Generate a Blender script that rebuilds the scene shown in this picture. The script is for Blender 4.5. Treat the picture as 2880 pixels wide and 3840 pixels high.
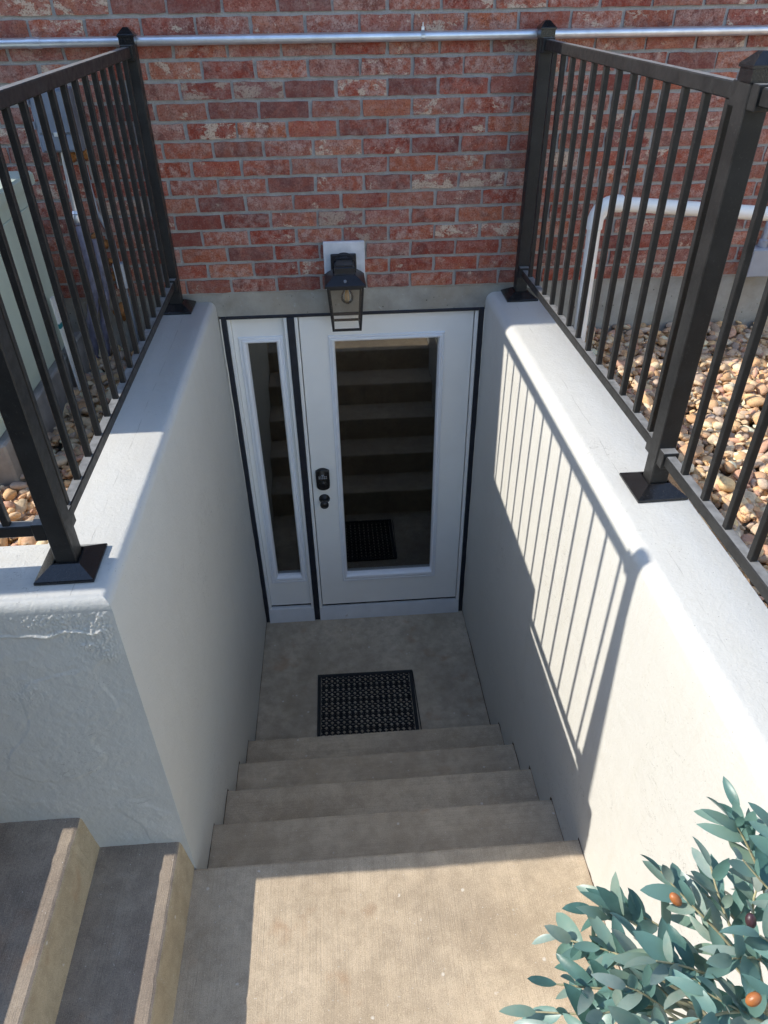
import bpy, bmesh, math, random
import numpy as np
from mathutils import Vector, Matrix

# ---------------------------------------------------------------- clear
for o in list(bpy.data.objects): bpy.data.objects.remove(o)
S = bpy.context.scene
COL = S.collection
rnd = random.Random(7)

# ---------------------------------------------------------------- camera
cd = bpy.data.cameras.new('camera'); cam = bpy.data.objects.new('camera', cd); COL.objects.link(cam)
cam.location = (0.1956, -3.5589, 3.5201)
cam.rotation_euler = (math.radians(53.568), math.radians(0.6355), math.radians(-4.201))
cd.sensor_fit = 'HORIZONTAL'; cd.sensor_width = 36.0; cd.lens = 36.0 * 2680.8 / 2880
cd.clip_start = 0.05; cd.clip_end = 800
S.camera = cam

# ---------------------------------------------------------------- world, sun, exposure
SUN_DIR = Vector((1.0, -0.055, -0.730)).normalized()        # the way the light travels
to_sun = -SUN_DIR
el = math.asin(to_sun.z); az = math.atan2(to_sun.x, to_sun.y)   # azimuth from +Y, clockwise
w = bpy.data.worlds.new('World'); S.world = w; w.use_nodes = True
wn = w.node_tree.nodes; wl = w.node_tree.links
sky = wn.new('ShaderNodeTexSky'); sky.sky_type = 'NISHITA'; sky.sun_disc = False
sky.sun_elevation = el; sky.sun_rotation = az
sky.altitude = 1500; sky.air_density = 1.1; sky.dust_density = 0.9; sky.ozone_density = 1.0
bg = wn['Background']; bg.inputs['Strength'].default_value = 0.15
wl.new(sky.outputs['Color'], bg.inputs['Color'])
sd = bpy.data.lights.new('sun', 'SUN'); sun = bpy.data.objects.new('sun', sd); COL.objects.link(sun)
sd.energy = 2.05; sd.angle = math.radians(0.53); sd.color = (1.0, 0.93, 0.83)
sun.rotation_euler = SUN_DIR.to_track_quat('-Z', 'Y').to_euler(); sun.location = (-6, 1, 8)
S.view_settings.view_transform = 'Standard'; S.view_settings.look = 'None'
S.view_settings.exposure = 1.56; S.view_settings.gamma = 1.0; S.view_settings.use_curve_mapping = False
S.render.engine = 'CYCLES'
S.cycles.max_bounces = 8; S.cycles.diffuse_bounces = 5; S.cycles.glossy_bounces = 4; S.cycles.transparent_max_bounces = 12
S.cycles.use_denoising = True; S.cycles.use_adaptive_sampling = True; S.cycles.adaptive_threshold = 0.02

# ---------------------------------------------------------------- materials
class NT:
    """thin wrapper round a node tree"""
    def __init__(s, name):
        s.m = bpy.data.materials.new(name); s.m.use_nodes = True
        s.t = s.m.node_tree; s.b = s.t.nodes['Principled BSDF']; s.out = s.t.nodes['Material Output']
        s._co = None
    def n(s, typ, **kw):
        x = s.t.nodes.new(typ)
        for k, v in kw.items(): setattr(x, k, v)
        return x
    def l(s, a, b): s.t.links.new(a, b)
    def co(s):
        if s._co is None: s._co = s.n('ShaderNodeTexCoord').outputs['Object']
        return s._co
    def shift(s, amount=40.0):
        """object coordinates moved by a per-object random amount"""
        oi = s.n('ShaderNodeObjectInfo'); v = s.n('ShaderNodeVectorMath', operation='SCALE')
        c = s.n('ShaderNodeCombineXYZ'); s.l(oi.outputs['Random'], c.inputs[0]); s.l(oi.outputs['Random'], c.inputs[2])
        s.l(c.outputs[0], v.inputs[0]); v.inputs['Scale'].default_value = amount
        a = s.n('ShaderNodeVectorMath', operation='ADD'); s.l(s.co(), a.inputs[0]); s.l(v.outputs[0], a.inputs[1])
        s._co = a.outputs[0]; return oi.outputs['Random']
    def scaled(s, sc, off=(0, 0, 0)):
        mp = s.n('ShaderNodeMapping'); mp.inputs['Scale'].default_value = sc; mp.inputs['Location'].default_value = off
        s.l(s.co(), mp.inputs['Vector']); return mp.outputs[0]
    def noise(s, scale, detail=4, rough=.55, vec=None, dist=0.0):
        x = s.n('ShaderNodeTexNoise'); x.inputs['Scale'].default_value = scale; x.inputs['Detail'].default_value = detail
        x.inputs['Roughness'].default_value = rough; x.inputs['Distortion'].default_value = dist
        s.l(vec if vec is not None else s.co(), x.inputs['Vector']); return x.outputs['Fac']
    def voro(s, scale, vec=None, out='Distance'):
        x = s.n('ShaderNodeTexVoronoi'); x.inputs['Scale'].default_value = scale
        s.l(vec if vec is not None else s.co(), x.inputs['Vector']); return x.outputs[out]
    def ramp(s, fac, stops, interp='LINEAR'):
        r = s.n('ShaderNodeValToRGB'); cr = r.color_ramp; cr.interpolation = interp
        while len(cr.elements) < len(stops): cr.elements.new(.5)
        for e, (p, c) in zip(cr.elements, stops):
            e.position = p; e.color = (c, c, c, 1) if isinstance(c, (int, float)) else (*c, 1)
        s.l(fac, r.inputs[0]); return r.outputs[0]
    def mix(s, fac, a, b, mode='MIX'):
        x = s.n('ShaderNodeMix', data_type='RGBA', blend_type=mode)
        for sock, val in ((x.inputs[0], fac), (x.inputs[6], a), (x.inputs[7], b)):
            if hasattr(val, 'is_output'): s.l(val, sock)
            elif isinstance(val, (int, float)): sock.default_value = val if sock.type == 'VALUE' else (val, val, val, 1)
            else: sock.default_value = (*val, 1)
        return x.outputs[2]
    def math(s, op, a, b=0.0):
        x = s.n('ShaderNodeMath', operation=op)
        for sock, val in zip(x.inputs, (a, b)):
            if hasattr(val, 'is_output'): s.l(val, sock)
            else: sock.default_value = val
        return x.outputs[0]
    def bump(s, h, strength, dist, prev=None):
        x = s.n('ShaderNodeBump'); x.inputs['Strength'].default_value = strength; x.inputs['Distance'].default_value = dist
        s.l(h, x.inputs['Height'])
        if prev is not None: s.l(prev, x.inputs['Normal'])
        return x.outputs[0]
    def fin(s, col=None, rough=.6, nrm=None, spec=.5, metal=0.0):
        b = s.b
        if col is not None:
            if hasattr(col, 'is_output'): s.l(col, b.inputs['Base Color'])
            else: b.inputs['Base Color'].default_value = (*col, 1)
        if hasattr(rough, 'is_output'): s.l(rough, b.inputs['Roughness'])
        else: b.inputs['Roughness'].default_value = rough
        b.inputs['Specular IOR Level'].default_value = spec; b.inputs['Metallic'].default_value = metal
        if nrm is not None: s.l(nrm, b.inputs['Normal'])
        return s.m

M = {}
def simple(name, col, rough=.5, spec=.5, metal=0.0, nz=None, var=.12, dirt=None):
    t = NT(name); c = col
    if nz:
        f = t.noise(nz, 4); c = t.mix(t.ramp(f, [(.3, 0.0), (.75, 1.0)]), tuple(x * (1 - var) for x in col), tuple(min(1, x * (1 + var)) for x in col))
    if dirt:
        g = t.noise(dirt[0], 5, .7); c = t.mix(t.ramp(g, [(dirt[1], 0.0), (dirt[1] + .12, 1.0)]), c, dirt[2])
    nb = t.bump(t.noise((nz or 30) * 6, 3), .12, .002)
    M[name] = t.fin(c, rough, nb, spec, metal); return M[name]

def stucco(name, base):
    t = NT(name)
    big = t.noise(2.2, 3, .6); mid = t.noise(14, 3, .65)
    c = t.mix(t.ramp(big, [(.3, 0.0), (.7, 1.0)]), tuple(x * .95 for x in base), tuple(x * 1.02 for x in base))
    c = t.mix(t.ramp(mid, [(.35, 0.0), (.62, .55)]), tuple(x * .94 for x in base), c)
    st = t.noise(1.0, 2, .7, t.scaled((16, 16, .8)))                      # vertical run marks
    c = t.mix(t.ramp(st, [(.56, 0.0), (.75, .3)]), c, (base[0] * .86, base[1] * .85, base[2] * .80))
    v = t.voro(75); hole = t.math('MULTIPLY', t.ramp(v, [(.05, 1.0), (.13, 0.0)]), t.ramp(mid, [(.52, 0.0), (.56, .8)]))
    c = t.mix(hole, c, (.16, .15, .14))                                     # pin holes
    sc = t.noise(5, 4, .7, t.scaled((1.0, 1.0, 1.8), (3, 1, 7)), 1.2)       # hairline cracks
    crack = t.math('MULTIPLY', t.ramp(sc, [(.497, 0.0), (.5, .8), (.503, 0.0)]), t.ramp(t.noise(2.3, 1, .5, t.scaled((1, 1, 1), (9, 4, 2))), [(.58, 0.0), (.64, 1.0)]))
    c = t.mix(crack, c, (.2, .19, .17))
    sx = t.n('ShaderNodeSeparateXYZ'); t.l(t.co(), sx.inputs[0])            # shrinkage lines along the wall tops
    wob = t.math('MULTIPLY', t.math('SUBTRACT', t.noise(3.5, 4, .7), .5), .03)
    for xc in (-.535, 1.075):
        d_ = t.math('ABSOLUTE', t.math('SUBTRACT', t.math('ADD', sx.outputs[0], wob), xc))
        m_ = t.math('MULTIPLY', t.math('LESS_THAN', d_, .0013), t.ramp(t.noise(9, 1), [(.45, 0.0), (.6, .4)]))
        c = t.mix(t.math('MULTIPLY', m_, t.math('GREATER_THAN', sx.outputs[2], 2.2495)), c, (.22, .21, .19))
    h = t.math('ADD', t.math('MULTIPLY', t.noise(11, 3), 1.5), t.math('ADD', t.math('MULTIPLY', t.noise(75, 2), .65), t.math('MULTIPLY', t.noise(230, 2), .4)))
    M[name] = t.fin(c, .62, t.bump(h, .45, .0042), .3)
stucco('stucco', (.57, .568, .53))

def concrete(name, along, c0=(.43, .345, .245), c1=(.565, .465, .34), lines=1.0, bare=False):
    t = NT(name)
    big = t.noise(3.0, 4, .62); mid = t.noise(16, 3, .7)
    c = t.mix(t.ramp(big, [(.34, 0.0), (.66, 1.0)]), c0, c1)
    c = t.mix(t.ramp(mid, [(.34, .45), (.6, 0.0)]), c, tuple(x * .66 for x in c0))
    # dark damp patches and rust
    dk = t.noise(1.7, 4, .65, t.scaled((1, 1, 1), (5, 8, 1)))
    c = t.mix(t.ramp(dk, [(.52, 0.0), (.7, .38)]), c, (.21, .175, .14))
    ru = t.noise(5.5, 3, .6, t.scaled((1, 1, 1), (2, 3, 9)))
    c = t.mix(t.ramp(ru, [(.62, 0.0), (.74, .4)]), c, (.33, .18, .09))
    # paint drips and pale specks
    v = t.voro(16); sel = t.noise(21, 1)
    sp = t.math('MULTIPLY', t.ramp(v, [(.06, 1.0), (.12, 0.0)]), t.ramp(sel, [(.55, 0.0), (.58, .8)]))
    c = t.mix(sp, c, (.66, .62, .55))
    v2 = t.voro(70); sp2 = t.math('MULTIPLY', t.ramp(v2, [(.08, 1.0), (.16, 0.0)]), t.ramp(t.noise(48, 1), [(.58, 0.0), (.6, .7)]))
    c = t.mix(sp2, c, (.62, .6, .56))
    ax = {'x': (3, 330, 330), 'y': (330, 3, 330)}[along]
    ln = t.noise(1.0, 2, .6, t.scaled(ax)); gr = t.noise(330, 1, .7)
    c = t.mix(t.ramp(ln, [(.3, .3 * lines), (.5, 0.0)]), c, tuple(x * .6 for x in c0))
    c = t.mix(t.ramp(gr, [(.3, .4), (.45, 0.0)]), c, tuple(x * .45 for x in c0)); c = t.mix(t.ramp(gr, [(.58, 0.0), (.7, .35)]), c, tuple(min(.8, x * 1.35) for x in c1))
    nb = t.bump(t.math('ADD', t.math('MULTIPLY', ln, .9 * lines), t.math('ADD', t.math('MULTIPLY', gr, .6), t.noise(25, 2))), .55, .0026)
    M[name] = t.fin(c, .85, nb, .25)
concrete('broom_y', 'y'); concrete('broom_x', 'x')
concrete('trowelled', 'x', (.38, .315, .23), (.57, .48, .365), .25)
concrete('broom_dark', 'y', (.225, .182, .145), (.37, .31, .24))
concrete('riser_concrete', 'x', (.43, .345, .225), (.53, .44, .30), .0)
def footing():
    t = NT('footing_concrete')
    c = t.mix(t.ramp(t.noise(5, 6, .65), [(.33, 0.0), (.68, 1.0)]), (.26, .245, .21), (.42, .4, .355))
    c = t.mix(t.ramp(t.noise(1.6, 4), [(.5, 0.0), (.72, .5)]), c, (.36, .27, .17))
    v = t.voro(42); pit = t.math('MULTIPLY', t.ramp(v, [(.07, 1.0), (.16, 0.0)]), t.ramp(t.noise(24, 2), [(.54, 0.0), (.58, 1.0)]))
    c = t.mix(pit, c, (.05, .045, .04))
    c = t.mix(t.ramp(t.noise(30, 4, .7), [(.6, 0.0), (.72, .5)]), c, (.5, .49, .46))
    nb = t.bump(t.math('SUBTRACT', 1.0, pit), .8, .004); nb = t.bump(t.noise(180, 3), .35, .002, nb); nb = t.bump(t.noise(12, 4), .4, .01, nb)
    M['footing'] = t.fin(c, .88, nb, .25)
footing()

def brick_mat():
    t = NT('clay_brick'); r = t.shift(60.0)
    base = t.ramp(r, [(0.0, (.27, .050, .030)), (.16, (.36, .085, .050)), (.3, (.29, .10, .072)), (.45, (.38, .105, .060)),
                      (.6, (.31, .13, .098)), (.74, (.41, .13, .065)), (.88, (.29, .058, .034)), (1.0, (.35, .155, .12))])
    r2 = t.math('FRACT', t.math('MULTIPLY', r, 17.3)); r3 = t.math('FRACT', t.math('MULTIPLY', r, 41.7))
    n9 = t.noise(10, 3, .6, None, .6)                                       # orange flashing, own to each brick
    c = t.mix(t.ramp(t.math('SUBTRACT', n9, t.math('MULTIPLY', r2, .34)), [(.38, 0.0), (.54, .55)]), base, (.50, .195, .105))
    c = t.mix(t.ramp(t.math('ADD', n9, t.math('MULTIPLY', r2, .2)), [(.66, 0.0), (.76, .6)]), c, (.13, .05, .045))
    n42 = t.noise(30, 4, .75)                                               # dusty film
    film = t.math('MULTIPLY', t.ramp(n42, [(.42, 0.0), (.66, .65)]), t.math('ADD', .55, t.math('FRACT', t.math('MULTIPLY', r, 7.9))))
    c = t.mix(film, c, (.52, .35, .29))
    sm = t.noise(11, 5, .75, t.scaled((1.0, 1.0, 1.4)), .35)                 # ragged pale slurry, strong on a few
    t2 = t.math('SUBTRACT', sm, t.math('MULTIPLY', t.math('POWER', r3, .20), .32)); wm = t.ramp(t2, [(.335, 0.0), (.37, .7), (.5, .9)])
    c = t.mix(wm, c, (.64, .53, .40))
    n90 = t.noise(150, 2, .75); c = t.mix(t.ramp(n90, [(.52, 0.0), (.66, .7)]), c, (.10, .032, .024))
    c = t.mix(t.ramp(n90, [(.28, .6), (.38, 0.0)]), c, (.62, .48, .38))
    c = t.mix(t.ramp(t.math('FRACT', t.math('MULTIPLY', r, 29.3)), [(0.0, .55), (.35, .12), (.7, 0.0)]), c, (.12, .045, .045))
    h = t.math('ADD', n42, t.math('MULTIPLY', n90, .45))
    M['brick'] = t.fin(c, .88, t.bump(h, .7, .006), .2)
brick_mat()
def mortar():
    t = NT('mortar')
    c = t.mix(t.ramp(t.noise(22, 5, .65), [(.3, 0.0), (.7, 1.0)]), (.32, .31, .29), (.43, .42, .40))
    c = t.mix(t.ramp(t.noise(160, 2), [(.55, 0.0), (.7, .5)]), c, (.2, .19, .175))
    nb = t.bump(t.math('ADD', t.noise(30, 2), t.math('MULTIPLY', t.noise(150, 1), .5)), .6, .006)
    M['mortar'] = t.fin(c, .92, nb, .15)
mortar()
def black_metal():
    t = NT('black_metal')
    dust = t.ramp(t.noise(160, 2, .7), [(.62, 0.0), (.76, .5)]); film = t.ramp(t.noise(8, 4, .7), [(.42, 0.0), (.75, .35)])
    c = t.mix(film, (.0165, .0165, .0165), (.055, .0548, .054)); c = t.mix(dust, c, (.072, .072, .071))
    gz = t.n('ShaderNodeSeparateXYZ'); gg = t.n('ShaderNodeNewGeometry'); t.l(gg.outputs['Normal'], gz.inputs[0])   # upward faces painted paler for a sunlit rail-top strip
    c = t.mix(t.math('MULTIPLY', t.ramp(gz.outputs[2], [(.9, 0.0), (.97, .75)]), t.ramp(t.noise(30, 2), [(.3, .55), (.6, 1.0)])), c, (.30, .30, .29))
    ch = t.noise(6, 4, .8, None, 2.0); m = t.ramp(ch, [(.722, 0.0), (.73, 1.0)]); c = t.mix(m, c, (.42, .41, .39))
    rg = t.ramp(t.noise(50, 3), [(.3, .32), (.7, .5)])
    nb = t.bump(t.noise(420, 2), .12, .0006)
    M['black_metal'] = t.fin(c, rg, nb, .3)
black_metal()
simple('glossy_black', (.013, .013, .014), .2, .5, nz=60, var=.3, dirt=(210, .64, (.12, .11, .1)))
simple('door_white', (.90, .885, .84), .42, .45, nz=5, var=.025, dirt=(18, .74, (.55, .5, .42)))
simple('lite_white', (.85, .86, .88), .4, .45, nz=6, var=.02, dirt=(40, .76, (.5, .47, .42)))
simple('navy_trim', (.016, .0185, .028), .5, .4, nz=20, var=.3)
simple('sill_paint', (.68, .69, .70), .6, .3, nz=9, var=.06, dirt=(10, .66, (.42, .34, .25)))
simple('caulk', (.72, .69, .61), .6, .3, nz=20)
simple('gasket', (.012, .011, .010), .8, .1)
simple('lamp_board', (.66, .66, .67), .7, .3, nz=22, var=.12)
simple('lantern_black', (.012, .0125, .016), .38, .5, nz=50, var=.4, dirt=(120, .66, (.1, .1, .1)))
simple('galvanised', (.70, .72, .76), .36, .5, .75, nz=16, var=.14, dirt=(60, .7, (.2, .19, .18)))
simple('green_paint', (.47, .54, .46), .45, .45, nz=4, var=.05, dirt=(7, .68, (.3, .33, .27)))
simple('pad_concrete', (.27, .255, .235), .85, .2, nz=14, var=.25)
simple('pvc_white', (.80, .79, .75), .3, .5, nz=8, var=.03)
simple('grey_plastic', (.33, .35, .39), .42, .45, nz=10, var=.08)
simple('meter_grey', (.19, .22, .27), .5, .45, nz=9, var=.2, dirt=(30, .66, (.33, .34, .35)))
simple('insulation', (.17, .165, .225), .42, .5, nz=26, var=.35)
simple('foam_orange', (.34, .15, .05), .75, .25, nz=26, var=.35)
simple('rubber', (.0105, .0105, .0115), .5, .4, nz=120, var=.5, dirt=(150, .66, (.085, .078, .07)))
simple('key_metal', (.56, .58, .60), .3, .5, .6)
simple('bronze_black', (.011, .0105, .0115), .3, .5, nz=40, var=.4)
simple('filament', (.62, .36, .10), .35, .5, .3)
simple('socket', (.35, .3, .2), .4, .5, .8)
simple('bark', (.23, .17, .11), .9, .2, nz=50, var=.4)
simple('stem', (.36, .33, .2), .7, .3, nz=60, var=.3)
simple('planter_clay', (.16, .15, .14), .6, .4, nz=10, var=.2)
simple('soil', (.06, .042, .028), .95, .1, nz=30, var=.4)
simple('room_wall', (.20, .19, .17), .8, .2); simple('room_floor', (.10, .085, .07), .5, .4)
simple('soffit', (.62, .6, .56), .7, .2, nz=6); simple('shingle', (.06, .055, .05), .9, .2, nz=20, var=.3)
simple('olive_brown', (.34, .12, .035), .42, .5, nz=30, var=.35); simple('olive_dark', (.055, .025, .03), .42, .5, nz=30, var=.3); simple('olive_green', (.30, .31, .06), .42, .5, nz=30, var=.2)
simple('teal_ink', (.02, .2, .22), .5, .4)
simple('dry_ground', (.17, .145, .10), .95, .1, nz=3, var=.25)
def glass():
    for nm, tint, boost in (('pane_glass', (.36, .39, .38), 4.6), ('lamp_glass', (1.0, 1.0, 1.0), .5), ('bulb_glass', (.97, .96, .93), 1.6)):
        t = NT(nm); t.t.nodes.remove(t.b)
        fr = t.n('ShaderNodeFresnel'); fr.inputs['IOR'].default_value = 1.5
        f = t.math('MINIMUM', t.math('MULTIPLY', fr.outputs[0], boost), 1.0)
        tr = t.n('ShaderNodeBsdfTransparent'); tr.inputs[0].default_value = (*tint, 1)
        gl = t.n('ShaderNodeBsdfGlossy'); gl.inputs['Roughness'].default_value = .012 if nm == 'pane_glass' else .03
        mx = t.n('ShaderNodeMixShader'); t.l(f, mx.inputs[0]); t.l(tr.outputs[0], mx.inputs[1]); t.l(gl.outputs[0], mx.inputs[2])
        t.l(mx.outputs[0], t.out.inputs['Surface']); M[nm] = t.m
glass()
def pebble_mat():
    t = NT('river_pebble'); a = t.n('ShaderNodeAttribute'); a.attribute_name = 'stone'
    n1 = t.noise(90, 5, .7); c = t.mix(t.ramp(n1, [(.35, .5), (.6, 0.0)]), a.outputs['Color'], t.mix(.6, a.outputs['Color'], (.12, .08, .05)))
    c = t.mix(t.ramp(t.noise(55, 4, .7), [(.58, 0.0), (.72, .4)]), c, (.55, .5, .42))
    nb = t.bump(t.noise(120, 4), .45, .003)
    M['pebble'] = t.fin(c, .92, nb, .12)
pebble_mat()
def leaf_mat():
    t = NT('olive_leaf'); r = t.shift(9.0)
    top = t.ramp(r, [(0.0, (.055, .13, .11)), (.25, (.11, .21, .18)), (.5, (.16, .28, .245)), (.75, (.20, .28, .215)), (1.0, (.30, .37, .33))])
    n1 = t.noise(70, 3); top = t.mix(t.ramp(n1, [(.4, 0.0), (.7, .35)]), top, (.12, .26, .23))
    bk = t.mix(.25, (.42, .47, .44), top)
    g = t.n('ShaderNodeNewGeometry'); c = t.mix(g.outputs['Backfacing'], top, bk)
    nb = t.bump(t.noise(160, 3), .15, .001)
    m = t.fin(c, .38, nb, .5)
    tl = t.n('ShaderNodeBsdfTranslucent'); t.l(t.mix(.5, c, (.16, .32, .2)), tl.inputs[0])
    mx = t.n('ShaderNodeMixShader'); mx.inputs[0].default_value = .22
    t.l(t.b.outputs[0], mx.inputs[1]); t.l(tl.outputs[0], mx.inputs[2]); t.l(mx.outputs[0], t.out.inputs['Surface'])
    M['leaf'] = m
leaf_mat()

# ---------------------------------------------------------------- mesh helpers
def link(name, me, m=None, parent=None, smooth=False, loc=None):
    if m is not None and not me.materials: me.materials.append(M[m])
    if smooth: me.shade_smooth()
    o = bpy.data.objects.new(name, me); COL.objects.link(o)
    if parent: o.parent = parent
    if loc is not None: o.location = loc
    return o
def bmobj(name, bm, m, parent=None, smooth=False, sharp=None):
    bmesh.ops.recalc_face_normals(bm, faces=bm.faces)
    me = bpy.data.meshes.new(name); bm.to_mesh(me); bm.free()
    o = link(name, me, m, parent, smooth)
    if sharp: me.set_sharp_from_angle(angle=math.radians(sharp))
    return o
def box(bm, x0, x1, y0, y1, z0, z1, bev=0.0, seg=1, rot=None):
    r = bmesh.ops.create_cube(bm, size=1.0); vs = r['verts']
    for v in vs: v.co = Vector(((x0 + x1) / 2 + v.co.x * (x1 - x0), (y0 + y1) / 2 + v.co.y * (y1 - y0), (z0 + z1) / 2 + v.co.z * (z1 - z0)))
    if rot is not None: bmesh.ops.transform(bm, matrix=rot, verts=vs)
    if bev > 0:
        es = list({e for v in vs for e in v.link_edges})
        bmesh.ops.bevel(bm, geom=es, offset=bev, segments=seg, affect='EDGES', profile=.5)
def boxobj(name, b, m, parent=None, bev=.002, seg=1):
    bm = bmesh.new(); box(bm, *b, bev=bev, seg=seg); return bmobj(name, bm, m, parent)
def loft(bm, rings, cap0=True, cap1=True, closed=True):
    vr = [[bm.verts.new(p) for p in r] for r in rings]; n = len(vr[0])
    for a, b in zip(vr, vr[1:]):
        for i in range(n if closed else n - 1):
            j = (i + 1) % n; bm.faces.new((a[i], a[j], b[j], b[i]))
    if cap0: bm.faces.new(vr[0][::-1])
    if cap1: bm.faces.new(vr[-1])
    return vr
def tube(bm, pts, r, n=12, caps=True):
    pts = [Vector(p) for p in pts]; rs = r if isinstance(r, (list, tuple)) else [r] * len(pts)
    t0 = (pts[1] - pts[0]).normalized(); up = Vector((0, 0, 1)) if abs(t0.z) < .9 else Vector((1, 0, 0))
    u = t0.cross(up).normalized(); rings = []
    for i, p in enumerate(pts):
        t = (pts[min(i + 1, len(pts) - 1)] - pts[max(i - 1, 0)]).normalized()
        u = (u - t * u.dot(t)).normalized(); v = t.cross(u)
        rings.append([p + (u * math.cos(a) + v * math.sin(a)) * rs[i] for a in (2 * math.pi * k / n for k in range(n))])
    loft(bm, rings, caps, caps)
def tubeobj(name, pts, r, m, parent=None, n=12, sharp=40):
    bm = bmesh.new(); tube(bm, pts, r, n); return bmobj(name, bm, m, parent, True, sharp)
def rings_rect(bm, rects, cap0=False, cap1=False):
    """rects: (x0,x1,z0,z1,y) lofted one after the other"""
    loft(bm, [[(x0, y, z0), (x1, y, z0), (x1, y, z1), (x0, y, z1)] for x0, x1, z0, z1, y in rects], cap0, cap1)
def empty(name, loc=(0, 0, 0)):
    o = bpy.data.objects.new(name, None); COL.objects.link(o); o.location = loc; o.empty_display_size = .1; return o
def tag(o, label, cat, group=None):
    o['label'] = label; o['category'] = cat
    if group: o['group'] = group
    return o
def struct(o, label=None):
    o['kind'] = 'structure'
    if label: o['label'] = label
    return o
def at(o, parent):
    """parent o to parent that has a location, keeping world place"""
    o.parent = parent; o.matrix_parent_inverse = Matrix.Translation(-Vector(parent.location)); return o

# ---------------------------------------------------------------- the setting
XL, XR, ZT = -0.392, 0.966, 2.25
ZL = 0.96                      # upper landing
NOSE = [(-1.1125, .213), (-1.3787, .400), (-1.6474, .587), (-1.9188, .773), (-2.197, ZL)]
xl = lambda y: XL + .0100 * y       # the stair walls spread a little towards the landing
xr = lambda y: XR - .0115 * y
# ground far round the stairwell, one sheet with the well left open
bm = bmesh.new()
R = 300.0
xs = [-R, XL - .1, XR + .1, R]; ys = [-R, -3.6, -.0 + .3, R]
gv = [[bm.verts.new((x, y, .92)) for x in xs] for y in ys]
for j in range(3):
    for i in range(3):
        if i == 1 and j == 1: continue
        bm.faces.new((gv[j][i], gv[j][i + 1], gv[j + 1][i + 1], gv[j + 1][i]))
struct(bmobj('ground', bm, 'dry_ground'))
# raised beds behind the retaining walls (they carry the gravel)
struct(boxobj('terrace', (-14, -.60, -1.98, .1, .8, 1.985), 'dry_ground', bev=0), 'dirt bed under the gravel beside the left wall')
struct(boxobj('terrace', (1.17, 14, -4.0, .1, .8, 1.985), 'dry_ground', bev=0), 'dirt bed under the gravel behind the right wall')
struct(boxobj('terrace', (-14, -2.02, -6.0, -2.2, .8, 2.0), 'dry_ground', bev=0), 'dirt bank at the head of the side steps')
# lower landing in front of the door
struct(boxobj('floor', (XL - .05, XR + .05, -1.2, .02, -.15, 0.0), 'trowelled', bev=0))
# upper landing slab
bm = bmesh.new()
yn = NOSE[4][0]
pts = [(yn + .012, .5), (yn, ZL - .012), (yn - .0035, ZL - .0035), (yn - .012, ZL), (-3.75, ZL), (-3.75, .5)]
loft(bm, [[(x, y, z) for y, z in pts] for x in (XL - .3, XR + .12)])
struct(bmobj('landing', bm, 'broom_y'))

# the flight down to the door
st = tag(empty('concrete_stairs', (.287, -1.69, 0)), 'shaded flight of four concrete steps going down to the white door', 'stairs')
for i, (y, z) in enumerate(NOSE[:4]):
    bm = bmesh.new(); yb = NOSE[i + 1][0] - .02
    p = [(y + .012, -.1), (y, z - .012), (y - .0035, z - .0035), (y - .012, z), (yb, z), (yb, -.1)]
    n = 60; rings = []
    for k in range(n + 1):
        x = XL - .05 + (XR - XL + .10) * k / n; j = (rnd.random() - .5) * .0012 - (.004 * rnd.random() if rnd.random() < .05 else 0)
        rings.append([(x, yy + (j if q in (1, 2, 3) else 0), zz) for q, (yy, zz) in enumerate(p)])
    loft(bm, rings); at(bmobj('step', bm, 'broom_x'), st)
# the side steps up to the left
st2 = tag(empty('concrete_stairs', (-.7, -2.9, ZL)), 'two concrete steps with sunlit edges rising to the left of the landing', 'stairs')
for i in range(6):
    x = -.437 - .291 * i; z = ZL + .183 * (i + 1); xb = x - .291 - .02 if i < 5 else x - .5
    bm = bmesh.new(); p = [(x + .0175, z - .183), (x, z - .012), (x - .0035, z - .0035), (x - .012, z), (xb, z), (xb, z - .183)]
    rings = []; n = 70
    for k in range(n + 1):
        y = -2.17 - 1.43 * k / n; j = (rnd.random() - .5) * .0016 - (.005 * rnd.random() if rnd.random() < .05 else 0)
        rings.append([(xx + (j if q in (1, 2, 3) else 0), y, zz) for q, (xx, zz) in enumerate(p)])
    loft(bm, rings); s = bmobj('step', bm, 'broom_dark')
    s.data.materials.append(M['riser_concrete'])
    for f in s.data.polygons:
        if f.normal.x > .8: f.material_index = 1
    at(s, st2)

# ---------------------------------------------------------------- retaining walls
def rect_wall(name, poly, zb, zt, radii, batter):
    """axis-aligned footprint (counter-clockwise), leaning back a little per side and rounded along the top"""
    n = len(poly); nseg = 6
    P = [Vector((x, y)) for x, y in poly]; nor = []
    for i in range(n):
        e = (P[(i + 1) % n] - P[i]).normalized(); nor.append(Vector((-e.y, e.x)))     # inward
    def off(d, z):
        return [(P[i].x + nor[i].x * d[i] + nor[i - 1].x * d[i - 1], P[i].y + nor[i].y * d[i] + nor[i - 1].y * d[i - 1], z) for i in range(n)]
    rr = max(radii)
    rings = [off([0] * n, zb), off([0] * n, 1.1), off([b * .64 for b in batter], 2.06)]
    for k in range(nseg + 1):
        a = k / nseg * math.pi / 2
        rings.append(off([b + r * (1 - math.cos(a)) for r, b in zip(radii, batter)], zt - rr * (1 - math.sin(a))))
    bm = bmesh.new(); loft(bm, rings)
    return bmobj(name, bm, 'stucco', None, True, 30)
lw = rect_wall('retaining_wall', [(-.665, .03), (-.665, -1.90), (-4.2, -1.90), (-4.2, -2.195), (xl(-2.195), -2.195), (XL, .03)], -.1, ZT,
               [.012, .012, .01, .03, .032, .01], [0, 0, 0, .034, .014, 0])
tag(lw, 'pale grey painted stair wall on the left that turns the corner above the side steps', 'wall')
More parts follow.
